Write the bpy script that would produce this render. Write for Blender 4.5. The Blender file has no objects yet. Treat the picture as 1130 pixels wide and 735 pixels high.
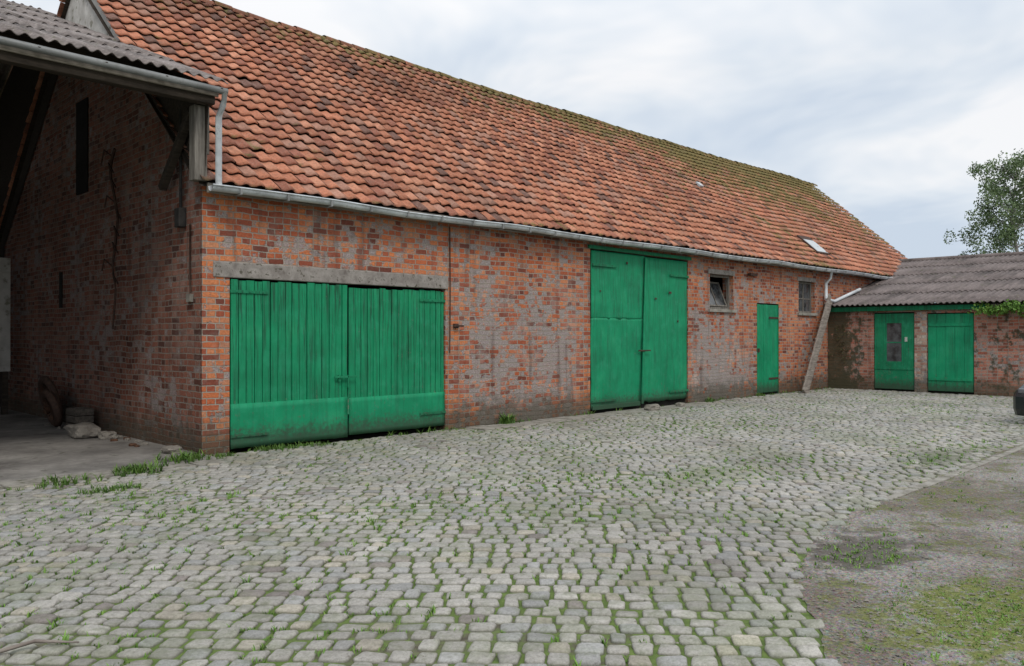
import bpy, math, random
import numpy as np
from mathutils import Vector, noise, Matrix
random.seed(7); np.random.seed(7)
S=bpy.context.scene
try:
    S.view_settings.view_transform='Standard'; S.view_settings.look='None'; S.view_settings.exposure=0
except Exception: pass
COL=S.collection

# ---------------------------------------------------------------- helpers
def empty(name):
    o=bpy.data.objects.new(name,None); COL.objects.link(o); o.empty_display_size=.3; return o
def mesh(name,v,f,mat,parent=None,smooth=False):
    m=bpy.data.meshes.new(name); m.from_pydata([tuple(a) for a in v],[],f); m.update()
    if smooth: m.polygons.foreach_set('use_smooth',[True]*len(m.polygons))
    o=bpy.data.objects.new(name,m); COL.objects.link(o)
    if mat: m.materials.append(mat)
    if parent: o.parent=parent
    return o
def box(name,x0,x1,y0,y1,z0,z1,mat,parent=None,bev=0.0,M=None):
    return boxes(name,[(x0,x1,y0,y1,z0,z1)+((M,) if M is not None else ())],mat,parent,bev)
def boxes(name,lst,mat,parent=None,bev=0.0):
    V=[];F=[]
    for b in lst:
        x0,x1,y0,y1,z0,z1=b[:6]; M=b[6] if len(b)>6 else None
        v=[(x0,y0,z0),(x1,y0,z0),(x1,y1,z0),(x0,y1,z0),(x0,y0,z1),(x1,y0,z1),(x1,y1,z1),(x0,y1,z1)]
        if M is not None: v=[tuple(M@Vector(p)) for p in v]
        n=len(V); V+=v
        F+=[tuple(n+i for i in q) for q in [(0,3,2,1),(4,5,6,7),(0,1,5,4),(1,2,6,5),(2,3,7,6),(3,0,4,7)]]
    o=mesh(name,V,F,mat,parent)
    if bev>0:
        m=o.modifiers.new('b','BEVEL'); m.width=bev; m.segments=2; m.limit_method='ANGLE'
    return o
def tube(name,pts,r,mat,parent=None,n=10,radii=None,closed=True):
    V=[];F=[]; P=[Vector(p) for p in pts]
    for i,p in enumerate(P):
        d=(P[min(i+1,len(P)-1)]-P[max(i-1,0)]).normalized()
        up=Vector((0,0,1)) if abs(d.z)<.9 else Vector((1,0,0))
        a=d.cross(up).normalized(); b=d.cross(a).normalized()
        rr=radii[i] if radii else r
        for k in range(n):
            t=2*math.pi*k/n; V.append(p+a*math.cos(t)*rr+b*math.sin(t)*rr)
    for i in range(len(P)-1):
        for k in range(n):
            F.append((i*n+k,i*n+(k+1)%n,(i+1)*n+(k+1)%n,(i+1)*n+k))
    if closed:
        F.append(tuple(range(n))); F.append(tuple((len(P)-1)*n+k for k in reversed(range(n))))
    return mesh(name,V,F,mat,parent,True)
def fn(x,y,z=0.0): return noise.noise(Vector((x,y,z)))
def sst(a,b,x):
    t=max(0,min(1,(x-a)/(b-a))); return t*t*(3-2*t)

# ---------------------------------------------------------------- material toolkit
class NT:
    def __init__(s,name):
        s.m=bpy.data.materials.new(name); s.m.use_nodes=True; s.t=s.m.node_tree
        s.bs=s.t.nodes['Principled BSDF']; s.bs.inputs['Roughness'].default_value=.9
        s.bs.inputs['Specular IOR Level'].default_value=.25
    def n(s,k,**kw):
        o=s.t.nodes.new(k)
        for a,b in kw.items(): setattr(o,a,b)
        return o
    def l(s,a,b): s.t.links.new(a,b)
    def val(s,sock,v):
        if isinstance(v,bpy.types.NodeSocket): s.l(v,sock)
        elif v is not None:
            sock.default_value=v
    def math(s,op,a,b=None,c=None,clamp=False):
        o=s.n('ShaderNodeMath',operation=op,use_clamp=clamp)
        s.val(o.inputs[0],a)
        if b is not None: s.val(o.inputs[1],b)
        if c is not None: s.val(o.inputs[2],c)
        return o.outputs[0]
    def mr(s,v,a,b,c=0.,d=1.,smooth=True):
        o=s.n('ShaderNodeMapRange',interpolation_type='SMOOTHSTEP' if smooth else 'LINEAR')
        s.val(o.inputs[0],v)
        for i,x in enumerate((a,b,c,d)): o.inputs[i+1].default_value=x
        return o.outputs[0]
    def mix(s,f,a,b,mode='MIX'):
        o=s.n('ShaderNodeMix',data_type='RGBA',blend_type=mode)
        s.val(o.inputs[0],f)
        for i,x in ((6,a),(7,b)):
            if isinstance(x,tuple): x=tuple(x)+(1,) if len(x)==3 else x
            s.val(o.inputs[i],x)
        return o.outputs[2]
    def noise(s,scale,detail=4,rough=.55,vec=None,out=0,dist=0.):
        o=s.n('ShaderNodeTexNoise'); o.inputs['Scale'].default_value=scale
        o.inputs['Detail'].default_value=min(detail,4); o.inputs['Roughness'].default_value=rough
        o.inputs['Distortion'].default_value=dist
        s.l(vec if vec else s.pos(),o.inputs['Vector']); return o.outputs[out]
    def geo(s):
        if not hasattr(s,'_g'): s._g=s.n('ShaderNodeNewGeometry')
        return s._g
    def pos(s): return s.geo().outputs['Position']
    def sep(s,v):
        o=s.n('ShaderNodeSeparateXYZ'); s.l(v,o.inputs[0]); return o.outputs
    def comb(s,x,y,z):
        o=s.n('ShaderNodeCombineXYZ')
        for i,a in enumerate((x,y,z)): s.val(o.inputs[i],a)
        return o.outputs[0]
    def ramp(s,f,stops):
        o=s.n('ShaderNodeValToRGB'); s.val(o.inputs[0],f); e=o.color_ramp.elements
        while len(e)<len(stops): e.new(.5)
        for i,(p,c) in enumerate(stops): e[i].position=p; e[i].color=tuple(c)+(1,)
        return o.outputs[0]
    def bump(s,h,st=.5,d=.01,prev=None):
        o=s.n('ShaderNodeBump'); o.inputs['Strength'].default_value=st; o.inputs['Distance'].default_value=d
        s.val(o.inputs['Height'],h)
        if prev: s.l(prev,o.inputs['Normal'])
        return o.outputs[0]
    def attr(s,name,out='Color'):
        o=s.n('ShaderNodeAttribute',attribute_name=name); return o.outputs[out]
    def base(s,c):
        if isinstance(c,tuple): c=tuple(c)+(1,) if len(c)==3 else c
        s.val(s.bs.inputs['Base Color'],c)
    def rough(s,v): s.val(s.bs.inputs['Roughness'],v)
    def norm(s,n): s.l(n,s.bs.inputs['Normal'])

def brick_mat(name,stops,grey_amt=1.0,mossy=0.0,front=False,mortar=(.44,.39,.33),tint=None,groff=0.):
    N=NT(name); p=N.sep(N.pos()); nx=N.sep(N.geo().outputs['True Normal'])[0]
    f=N.math('GREATER_THAN',N.math('ABSOLUTE',nx),.5)
    u=N.math('ADD',N.math('MULTIPLY',p[0],N.math('SUBTRACT',1.,f)),N.math('MULTIPLY',p[1],f))
    w=N.noise(1.3,1); ws=N.noise(9.,2); wf=N.noise(32.,1)
    z=N.math('ADD',p[2],N.math('MULTIPLY',N.math('SUBTRACT',w,.5),.06))
    z=N.math('ADD',z,N.math('MULTIPLY',N.math('SUBTRACT',ws,.5),.020))
    z=N.math('ADD',z,N.math('MULTIPLY',N.math('SUBTRACT',wf,.5),.012))
    u=N.math('ADD',u,N.math('MULTIPLY',N.math('SUBTRACT',ws,.5),.03))
    u=N.math('ADD',u,N.math('MULTIPLY',N.math('SUBTRACT',wf,.5),.014))
    b=N.n('ShaderNodeTexBrick',offset=.5,offset_frequency=2,squash=.52,squash_frequency=2)
    N.l(N.comb(u,z,0.),b.inputs['Vector'])
    b.inputs['Scale'].default_value=1; b.inputs['Brick Width'].default_value=.24; b.inputs['Row Height'].default_value=.084
    b.inputs['Mortar Size'].default_value=.009; b.inputs['Mortar Smooth'].default_value=.3
    b.inputs['Color1'].default_value=(0,0,0,1); b.inputs['Color2'].default_value=(1,1,1,1); b.inputs['Mortar'].default_value=(.5,.5,.5,1)
    col=N.ramp(b.outputs['Color'],stops)
    n1=N.noise(30.,4,.72); n2=N.noise(.55,3); n3=N.noise(5.,4,.65)
    col=N.mix(.75,col,N.ramp(n1,[(.25,(.42,.40,.40)),(.55,(1.0,1.0,1.0)),(.75,(1.3,1.35,1.4))]),'MULTIPLY')
    col=N.mix(N.mr(n2,.35,.7),col,N.mix(1.,col,(.78,.68,.63),'MULTIPLY'))
    film=N.noise(2.2,4,.7)
    fb=N.mr(film,.47,.70)
    if front:
        q=N.math('MULTIPLY',N.math('MULTIPLY',N.mr(p[0],11.7,12.0),N.mr(p[0],15.2,14.0)),N.mr(p[2],2.0,.9))
        q=N.math('ADD',q,N.math('MULTIPLY',N.math('MULTIPLY',N.mr(p[0],4.3,5.),N.mr(p[0],8.1,7.6)),N.math('MULTIPLY',N.mr(p[2],2.9,1.9),.35)))
        fb=N.math('ADD',N.math('MULTIPLY',fb,.18),N.math('MULTIPLY',N.math('MULTIPLY',q,N.mr(N.math('ADD',film,N.math('MULTIPLY',n3,.4)),.58,.78)),.7))
    else: fb=N.math('MULTIPLY',fb,.28)
    col=N.mix(fb,col,(.46,.40,.36))
    gm=N.math('ADD',N.math('MULTIPLY',n3,.75),N.math('MULTIPLY',N.noise(.9,3),.5))
    if groff: gm=N.math('ADD',gm,groff)
    if front:
        a=N.math('MULTIPLY',N.mr(p[0],4.4,5.2),N.mr(p[0],7.9,7.3))
        c=N.math('MULTIPLY',N.mr(p[0],11.6,12.2),N.mr(p[0],15.,13.2))
        bb=N.math('MULTIPLY',N.math('MAXIMUM',a,c),N.mr(p[2],3.2,1.7))
        gm=N.math('ADD',gm,N.math('MULTIPLY',bb,.105))
        low=N.mr(p[2],1.3,.2); gm=N.math('ADD',gm,N.math('MULTIPLY',low,.03))
    gm=N.math('ADD',gm,N.math('MULTIPLY',N.math('SUBTRACT',b.outputs['Color'],.5),.16))
    gmask=N.math('MULTIPLY',N.mr(gm,.69,.735),grey_amt,clamp=True)
    grey=N.ramp(N.noise(45.,4,.75),[(.3,(.12,.105,.11)),(.5,(.28,.25,.245)),(.7,(.50,.46,.43))])
    col=N.mix(N.math('MULTIPLY',gmask,.88),col,grey)
    mort=N.mix(N.noise(7.,4,.6),(mortar[0]*.5,mortar[1]*.48,mortar[2]*.46),mortar)
    mf=N.math('MULTIPLY',b.outputs['Fac'],N.mr(N.noise(3.,3),.25,.45,.6,1.))
    col=N.mix(mf,col,mort)
    foot=N.mr(N.math('ADD',p[2],N.math('MULTIPLY',n3,-.9)),-.32,.18,1.,0.)
    col=N.mix(N.math('MULTIPLY',foot,.75),col,(.070,.064,.042))
    str_=N.noise(1.,4,.6,vec=N.comb(N.math('MULTIPLY',u,5.),N.math('MULTIPLY',p[2],.5),0.))
    col=N.mix(N.math('MULTIPLY',N.mr(str_,.52,.72),.5),col,(.09,.06,.05))
    if mossy>0:
        mm=N.mr(N.math('ADD',n3,N.math('MULTIPLY',N.mr(p[1],-.2,-1.3,1,0),.25)),.5,.66)
        col=N.mix(N.math('MULTIPLY',mm,mossy),col,(.06,.055,.03))
    if tint: col=N.mix(1.,col,tint,'MULTIPLY')
    N.base(col)
    h=N.math('ADD',N.math('MULTIPLY',b.outputs['Fac'],-1.),N.math('MULTIPLY',n1,.8))
    h=N.math('ADD',h,N.math('MULTIPLY',b.outputs['Color'],.35))
    h=N.math('SUBTRACT',h,N.math('MULTIPLY',gmask,N.math('MULTIPLY',n3,1.2)))
    N.norm(N.bump(h,1.,.012)); N.rough(.94); return N.m

ST=[(0,(.16,.055,.040)),(.12,(.32,.088,.050)),(.38,(.50,.140,.060)),(.62,(.62,.215,.085)),(.84,(.54,.25,.14)),(1,(.36,.18,.13))]
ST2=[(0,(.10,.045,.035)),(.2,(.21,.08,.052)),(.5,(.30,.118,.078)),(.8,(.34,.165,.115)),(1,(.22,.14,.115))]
M_brick=brick_mat('brick_front',ST,1.,0,True)
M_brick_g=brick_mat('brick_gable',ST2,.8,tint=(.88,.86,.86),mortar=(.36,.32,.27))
M_brick_s=brick_mat('brick_shed',[(0,(.2,.07,.05)),(.3,(.42,.15,.10)),(.7,(.5,.23,.16)),(1,(.36,.22,.18))],1.,.9)
M_pier=brick_mat('brick_pier',[(0,(.26,.12,.09)),(.3,(.42,.24,.18)),(.7,(.52,.40,.32)),(1,(.5,.45,.38))],1.,0,groff=.03)

def plain(name,c1,c2,scale=6.,rough=.9,bump=.3,bd=.01,c3=None,s3=40.):
    N=NT(name); n=N.noise(scale,6,.65)
    col=N.ramp(n,[(.3,c1),(.7,c2)])
    if c3: col=N.mix(N.mr(N.noise(s3,4,.6),.55,.68),col,c3)
    N.base(col); N.rough(rough); N.norm(N.bump(N.noise(scale*6,6,.7),bump,bd)); return N.m
M_conc=plain('concrete',(.17,.155,.13),(.34,.32,.28),4.,.92,.5,.01,(.11,.11,.07),9.)
M_lintel=plain('lintel_concrete',(.15,.13,.115),(.38,.35,.32),7.,.92,.6,.01,(.09,.08,.06),14.)
M_dark=plain('dark_interior',(.012,.011,.010),(.02,.018,.016))
M_plaster=plain('whitewash',(.33,.31,.28),(.55,.53,.49),3.,.95,.4,.01,(.2,.19,.15),5.)
M_iron=plain('rusty_iron',(.03,.02,.016),(.09,.05,.035),20.,.8,.5,.003)
M_rust=plain('brown_rust',(.05,.028,.018),(.15,.075,.045),18.,.9,.6,.004)
M_black=plain('black_rubber',(.014,.014,.014),(.05,.046,.042),10.,.8,.3,.003)
M_stone=plain('rough_stone',(.15,.135,.115),(.30,.27,.23),9.,.95,.8,.02)

def zinc(name,c=(.42,.45,.47),k=.5,met=.15):
    N=NT(name); n=N.noise(2.5,5,.6,vec=N.pos()); n2=N.noise(14.,4,.7)
    col=N.ramp(n,[(.3,tuple(a*.6 for a in c)),(.6,c),(.8,tuple(min(a*1.15,.85) for a in c))])
    col=N.mix(N.math('MULTIPLY',N.mr(n2,.52,.72),k),col,(.14,.135,.12))
    N.base(col); N.bs.inputs['Metallic'].default_value=met; N.rough(N.mr(n,.3,.7,.5,.75)); return N.m
M_zinc=zinc('zinc',(.66,.69,.71),.4); M_zinc_old=zinc('old_zinc',(.27,.275,.27))
def wood(name,c1,c2,ax=2,sc=1.):
    N=NT(name); p=N.sep(N.pos()); k=[14.,14.,14.]; k[ax]=1.2
    v=N.comb(*[N.math('MULTIPLY',p[i],k[i]*sc) for i in range(3)])
    n=N.noise(1.6,7,.7,vec=v); N.base(N.ramp(n,[(.3,c1),(.68,c2)])); N.norm(N.bump(n,.6,.006)); return N.m
M_wood_x=wood('weathered_timber',(.09,.075,.06),(.30,.27,.23),0)
M_wood_z=wood('weathered_post',(.07,.06,.05),(.25,.23,.2),2)
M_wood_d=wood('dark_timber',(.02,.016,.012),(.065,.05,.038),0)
M_board=wood('grey_board',(.12,.095,.08),(.33,.29,.25),0)

def green(name,streak=1.,worn=.5,c=(.006,.235,.118),low=.35):
    N=NT(name); p=N.sep(N.pos()); u=N.math('ADD',p[0],p[1])
    v=N.comb(N.math('MULTIPLY',u,26.),0.,N.math('MULTIPLY',p[2],1.1))
    s1=N.noise(1.,6,.7,vec=v); n2=N.noise(1.6,5,.6); n3=N.noise(18.,6,.7); n4=N.noise(4.5,4,.65)
    v2=N.comb(N.math('MULTIPLY',u,7.),0.,N.math('MULTIPLY',p[2],.6)); s2=N.noise(1.,4,.65,vec=v2)
    col=N.ramp(n2,[(.25,tuple(a*.70 for a in c)),(.55,c),(.8,(c[0]+.02,c[1]*1.2,c[2]*1.25))])
    col=N.mix(N.math('MULTIPLY',N.mr(n4,.46,.70),.30),col,(.035,.34,.185))
    hh=N.mr(p[2],.1,2.4,low,1.)
    st=N.math('MULTIPLY',N.mr(s1,.48,.64),N.math('MULTIPLY',hh,streak),clamp=True)
    col=N.mix(N.math('MULTIPLY',st,.85),col,(.008,.042,.022))
    col=N.mix(N.math('MULTIPLY',N.mr(s2,.50,.68),.45*min(1.,streak+.2)),col,(.010,.085,.042))
    lw=N.math('MULTIPLY',N.mr(p[2],1.0,.15),.05)
    chips=N.mr(N.math('ADD',lw,N.math('ADD',N.math('MULTIPLY',n3,.6),N.math('MULTIPLY',s1,.4))),.62-.04*worn,.68)
    col=N.mix(N.math('MULTIPLY',chips,worn),col,(.12,.125,.09))
    ft=N.mr(N.math('ADD',p[2],N.math('MULTIPLY',n3,-.55)),-.15,.15,1.,0.)
    col=N.mix(N.math('MULTIPLY',ft,.8),col,(.035,.05,.032))
    N.base(col); N.rough(N.mr(n2,.3,.7,.5,.75)); N.bs.inputs['Specular IOR Level'].default_value=.3
    N.norm(N.bump(N.math('ADD',N.math('MULTIPLY',s1,.7),N.math('MULTIPLY',n3,.3)),.45,.006)); return N.m
M_gplank=green('green_planks',1.,.75,(.003,.235,.100)); M_gsheet=green('green_sheet',.5,.5,(.003,.25,.110)); M_gold=green('green_old',.7,.95,(.004,.185,.08))

def glass(name):
    N=NT(name); N.base(N.ramp(N.noise(5.,4),[(.35,(.02,.022,.024)),(.7,(.10,.11,.115))])); N.rough(.12); N.bs.inputs['Specular IOR Level'].default_value=.6; return N.m
M_glass=glass('dusty_glass')

def corr(name,c1,c2,li,axis):
    N=NT(name); n=N.noise(1.1,6,.6); n2=N.noise(17.,6,.75); p=N.sep(N.pos())
    col=N.ramp(n,[(.3,c1),(.7,c2)])
    col=N.mix(N.mr(n2,.5,.72),col,li)
    k=[3.]*3; k[axis]=.5
    st=N.noise(1.,5,.65,vec=N.comb(*[N.math('MULTIPLY',p[i],k[i]) for i in range(3)]))
    col=N.mix(N.math('MULTIPLY',N.mr(st,.45,.7),.7),col,(.045,.038,.034))
    col=N.mix(N.math('MULTIPLY',N.mr(N.noise(4.,4,.7),.58,.7),.5),col,(.08,.085,.04))
    N.base(col); N.norm(N.bump(n2,.5,.006)); return N.m
M_corr1=corr('asbestos_sheet',(.13,.105,.095),(.26,.225,.21),(.36,.32,.29),1)
M_corr2=corr('asbestos_sheet_shed',(.10,.08,.075),(.20,.165,.155),(.25,.21,.19),0)

# ---------------------------------------------------------------- wall with openings
def wall(name,axis,fixed,thick,a0,a1,z0,z1,ops,mat,parent):
    A=sorted(set([a0,a1]+[o[0] for o in ops]+[o[1] for o in ops])); Z=sorted(set([z0,z1]+[o[2] for o in ops]+[o[3] for o in ops]))
    V=[];F=[]
    def P(a,d,z): return (a,fixed+d,z) if axis=='x' else (fixed+d,a,z)
    def quad(*ps):
        n=len(V); V.extend(ps); F.append((n,n+1,n+2,n+3))
    def hole(a,z): return any(o[0]<a<o[1] and o[2]<z<o[3] for o in ops)
    for i in range(len(A)-1):
        for j in range(len(Z)-1):
            if hole((A[i]+A[i+1])/2,(Z[j]+Z[j+1])/2): continue
            for d in (0,thick): quad(P(A[i],d,Z[j]),P(A[i+1],d,Z[j]),P(A[i+1],d,Z[j+1]),P(A[i],d,Z[j+1]))
    for o in ops:
        quad(P(o[0],0,o[2]),P(o[0],thick,o[2]),P(o[0],thick,o[3]),P(o[0],0,o[3]))
        quad(P(o[1],0,o[2]),P(o[1],thick,o[2]),P(o[1],thick,o[3]),P(o[1],0,o[3]))
        quad(P(o[0],0,o[3]),P(o[1],0,o[3]),P(o[1],thick,o[3]),P(o[0],thick,o[3]))
        quad(P(o[0],0,o[2]),P(o[1],0,o[2]),P(o[1],thick,o[2]),P(o[0],thick,o[2]))
    for a in (a0,a1): quad(P(a,0,z0),P(a,thick,z0),P(a,thick,z1),P(a,0,z1))
    return mesh(name,V,F,mat,parent)

# ================================================================ BARN
barn=empty('brick_barn')
L=29.0; RY,RZ=4.85,8.07; EY,EZ=-.2,3.60
wall('front_wall','x',0.,.3,0.,L,-.1,3.6,[(.385,4.25,-.1,2.39),(8.13,11.77,-.1,3.37),(12.74,13.87,2.23,3.13),(15.10,16.33,-.1,2.46),(17.55,18.61,2.23,3.18)],M_brick,barn)
def gable(name,x,t,mat):
    pr=[(0.303,-.1),(9.7,-.1),(9.7,3.55),(RY,RZ-.12),(0.303,3.92)]
    V=[(x,a,b) for a,b in pr]+[(x+t,a,b) for a,b in pr]
    F=[(0,1,2,3,4),(5,6,7,8,9)]+[(i,(i+1)%5,(i+1)%5+5,i+5) for i in range(5)]
    return mesh(name,V,F,mat,barn)
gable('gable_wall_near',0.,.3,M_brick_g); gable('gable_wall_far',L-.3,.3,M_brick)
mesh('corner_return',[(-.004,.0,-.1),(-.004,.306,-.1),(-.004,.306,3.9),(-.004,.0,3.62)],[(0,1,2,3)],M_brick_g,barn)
box('rear_wall',0.31,L-.31,9.4,9.7,-.1,3.5,M_brick_g,barn)
box('interior_back',.35,L-.35,2.2,2.25,0,3.5,M_dark,barn)
box('interior_floor',.35,L-.35,.32,9.35,-.08,.0,M_dark,barn)
mesh('gable_whitewash',[(-.03,2.45,5.9),(-.03,RY,8.02),(-.03,5.85,7.15),(-.012,2.45,5.9),(-.012,RY,8.02),(-.012,5.85,7.15)],[(0,1,2),(3,4,5),(0,1,4,3),(1,2,5,4),(2,0,3,5)],M_plaster,barn)

# ---- pantiles
def tile_mat():
    N=NT('pantile'); c=N.attr('tcol'); moss=N.attr('moss','Fac')
    n1=N.noise(30.,5,.7); n2=N.noise(6.,5,.65)
    col=N.mix(.75,c,N.ramp(n1,[(.25,(.42,.40,.40)),(.55,(1.0,1.0,1.0)),(.75,(1.25,1.3,1.3))]),'MULTIPLY')
    lich=N.mr(N.noise(48.,3,.6),.56,.67)
    col=N.mix(N.math('MULTIPLY',lich,.45),col,(.36,.31,.24))
    soot=N.mr(N.noise(3.,4,.7),.52,.7)
    col=N.mix(N.math('MULTIPLY',soot,.4),col,(.09,.065,.05))
    n5=N.noise(1.6,4,.65)
    mf=N.mr(N.math('ADD',moss,N.math('ADD',N.math('MULTIPLY',N.math('SUBTRACT',n2,.5),1.1),N.math('MULTIPLY',N.math('SUBTRACT',n5,.5),.7))),.42,.78)
    mc=N.ramp(n1,[(.3,(.06,.062,.02)),(.6,(.17,.16,.05)),(.8,(.26,.22,.09))])
    col=N.mix(N.math('MULTIPLY',mf,.78),col,mc)
    N.base(col); N.rough(.93); N.norm(N.bump(N.math('ADD',n1,N.math('MULTIPLY',mf,1.)),.6,.008)); return N.m
M_tile=tile_mat()
def roof_tiles(name,side):
    al=math.atan2(RZ-EZ,RY-EY); ca,sa=math.cos(al),math.sin(al); SL=math.hypot(RZ-EZ,RY-EY)
    w=.222; NR=25; ex=SL/NR; nc=int((L+.24)/w); nu=9 if not side else 5; V=[];F=[];C=[];MO=[]
    prof=[.036*(.5+.5*math.cos(2*math.pi*(k/(nu-1)*1.04-.80)))**1.25 for k in range(nu)]
    for r in range(NR):
        s0=r*ex
        for c in range(nc):
            x0=-.12+c*w+random.gauss(0,.004)
            jx=random.gauss(0,.005); jr=random.gauss(0,.014); js=random.gauss(0,.010); jz=abs(random.gauss(0,.005))
            if random.random()<.03: js+=random.choice((-.03,.03)); jr*=2.5
            xc=x0+w/2; sc_=s0+ex/2
            q=random.random(); big=fn(xc*.25,sc_*.4,3.)+.5*fn(xc*.9,sc_*.9,9.)
            base=np.array([.41,.162,.095])
            if q<.16: base=np.array([.28,.11,.072])
            elif q<.34: base=np.array([.47,.21,.13])
            elif q<.48: base=np.array([.35,.18,.128])
            elif q<.53: base=np.array([.17,.09,.07])
            base=base*(1+.22*big+random.gauss(0,.09)); base=np.clip(base,.02,.8)
            dk=math.exp(-((xc-6.0)/1.6)**2-((sc_-5.2)/.5)**2)+.8*math.exp(-((xc-2.5)/2.0)**2-((sc_-6.4)/.6)**2)
            base*=1-.5*min(1,dk)*(.5+random.random()*.5)
            base*=1-.25*sst(4.5,6.6,sc_)
            m=.05+.50*sst(7,23,xc)*(.36+.64*sst(.2,4.6,sc_))+.42*sst(5.0,6.6,sc_)*sst(-2,7,xc)+.30*(fn(xc*.35,sc_*.5,20)) + random.gauss(0,.08)
            if r==0: m+=.14
            n0=len(V)
            for j,(v,lift) in enumerate(((-.045,.028),(-.045,.048),(.35,.038),(1.06,.004))):
                for k in range(nu):
                    u=k/(nu-1)*1.04
                    ss=s0+v*ex+js+jr*(u-.5)*(1 if j<3 else 0)
                    hh=prof[k]*(1.0)+lift+jz*(1-v)+.014*fn(xc*.5,sc_*.5,50)
                    sag=-.09*math.sin(math.pi*max(0,min(1,(xc)/L)))*(ss/SL)-.05*fn(xc*.3,ss*.4,70)*min(1,ss)
                    xx=x0+u*w+jx*(1-v)
                    y=EY+ss*ca-hh*sa; z=EZ+ss*sa+hh*ca+sag
                    if side: y=2*RY-y
                    V.append((xx,y,z)); C.append((base[0],base[1],base[2],1)); 
                    MO.append(m+(.14 if prof[k]<.012 else 0)+(.10 if v<.2 else 0))
            for j in range(3):
                for k in range(nu-1):
                    a=n0+j*nu+k; F.append((a,a+1,a+nu+1,a+nu))
    o=mesh(name,V,F,M_tile,barn,True)
    a=o.data.color_attributes.new('tcol','FLOAT_COLOR','POINT'); a.data.foreach_set('color',np.array(C,np.float32).ravel())
    b=o.data.attributes.new('moss','FLOAT','POINT'); b.data.foreach_set('value',np.array(MO,np.float32))
    return o
roof_tiles('roof_tiles_front',False); roof_tiles('roof_tiles_rear',True)
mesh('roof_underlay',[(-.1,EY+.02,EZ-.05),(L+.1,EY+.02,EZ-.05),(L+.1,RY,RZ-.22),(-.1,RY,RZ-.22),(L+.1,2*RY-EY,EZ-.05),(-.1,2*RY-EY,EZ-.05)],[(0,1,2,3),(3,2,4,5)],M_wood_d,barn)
V=[];F=[];C=[];MO=[]
x=-.12; 
while x<L+.1:
    ln=.36; z0=RZ+random.gauss(0,.010)-.09*math.sin(math.pi*max(0,min(1,x/L)))-.05*fn(x*.3,6.7*.4,70)-.02; ty=random.gauss(0,.008); n0=len(V)
    c=np.array([.30,.12,.075])*random.uniform(.6,1.1); mo=.42+.45*sst(0,12,x)+random.gauss(0,.08)
    for q,(dx,rr) in enumerate(((0,.125),(ln*1.05,.108))):
        for k in range(9):
            t=math.pi*(k/8)*1.1-.05*math.pi
            V.append((x+dx,RY+ty+rr*math.cos(t)*1.15,z0+rr*math.sin(t)*.85)); C.append((*c,1)); MO.append(mo)
    for k in range(8): F.append((n0+k,n0+k+1,n0+9+k+1,n0+9+k))
    x+=ln
o=mesh('ridge_tiles',V,F,M_tile,barn,True)
a=o.data.color_attributes.new('tcol','FLOAT_COLOR','POINT'); a.data.foreach_set('color',np.array(C,np.float32).ravel())
b=o.data.attributes.new('moss','FLOAT','POINT'); b.data.foreach_set('value',np.array(MO,np.float32))
al=math.atan2(RZ-EZ,RY-EY)
def on_roof(x,s,h=.07): return (x,EY+s*math.cos(al)-h*math.sin(al),EZ+s*math.sin(al)+h*math.cos(al))
def roof_patch(name,x0,x1,s0,s1,mat,h=.085):
    V=[on_roof(x0,s0,h),on_roof(x1,s0,h),on_roof(x1,s1,h),on_roof(x0,s1,h)]+[on_roof(x0,s0,h-.06),on_roof(x1,s0,h-.06),on_roof(x1,s1,h-.06),on_roof(x0,s1,h-.06)]
    return mesh(name,V,[(0,1,2,3),(0,4,5,1),(1,5,6,2),(2,6,7,3),(3,7,4,0)],mat,barn)
NG=NT('rooflight_glass'); NG.base((.42,.45,.46)); NG.rough(.25); M_rg=NG.m
roof_patch('roof_light_frame',19.5,20.35,.72,1.62,M_iron,.08); roof_patch('roof_light',19.56,20.29,.78,1.40,M_rg,.09)
roof_patch('glass_tile',16.3,16.5,3.6,3.8,M_rg,.085)

# ---- gutter
V=[];F=[];gx=np.linspace(-.02,23.9,90); gy=-.29
for i,x in enumerate(gx):
    zc=3.55+.014*math.sin(x*1.3)+.014*fn(x*.8,2.)
    for rr in (.068,.063):
        for k in range(11):
            t=math.pi+math.pi*k/10
            V.append((x,gy+rr*math.cos(t),zc+rr*math.sin(t)*1.05))
    for k in range(6):
        t=2*math.pi*k/6; V.append((x,gy-.073+.012*math.cos(t),zc+.004+.012*math.sin(t)))
n=28
for i in range(len(gx)-1):
    for g in (0,11):
        for k in range(10): F.append((i*n+g+k,i*n+g+k+1,(i+1)*n+g+k+1,(i+1)*n+g+k))
    for k in range(6): F.append((i*n+22+k,i*n+22+(k+1)%6,(i+1)*n+22+(k+1)%6,(i+1)*n+22+k))
F.append(tuple(range(11)))
mesh('gutter',V,F,M_zinc,barn,True)
br=[]
for i in range(34):
    x=.35+i*.70; br.append((x,x+.03,gy-.085,gy+.25,3.545,3.553)); br.append((x,x+.03,gy-.090,gy-.078,3.47,3.55)); br.append((x,x+.03,gy-.06,gy+.06,3.465,3.474))
boxes('gutter_brackets',br,M_zinc_old,barn)
box('eaves_board',-.02,L-.02,-.205,-.18,3.47,3.60,M_wood_x,barn)
boxes('rafter_feet',[(x,x+.07,-.178,.0,3.49,3.57) for x in np.arange(.3,L-.3,.6)],M_wood_x,barn)

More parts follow.
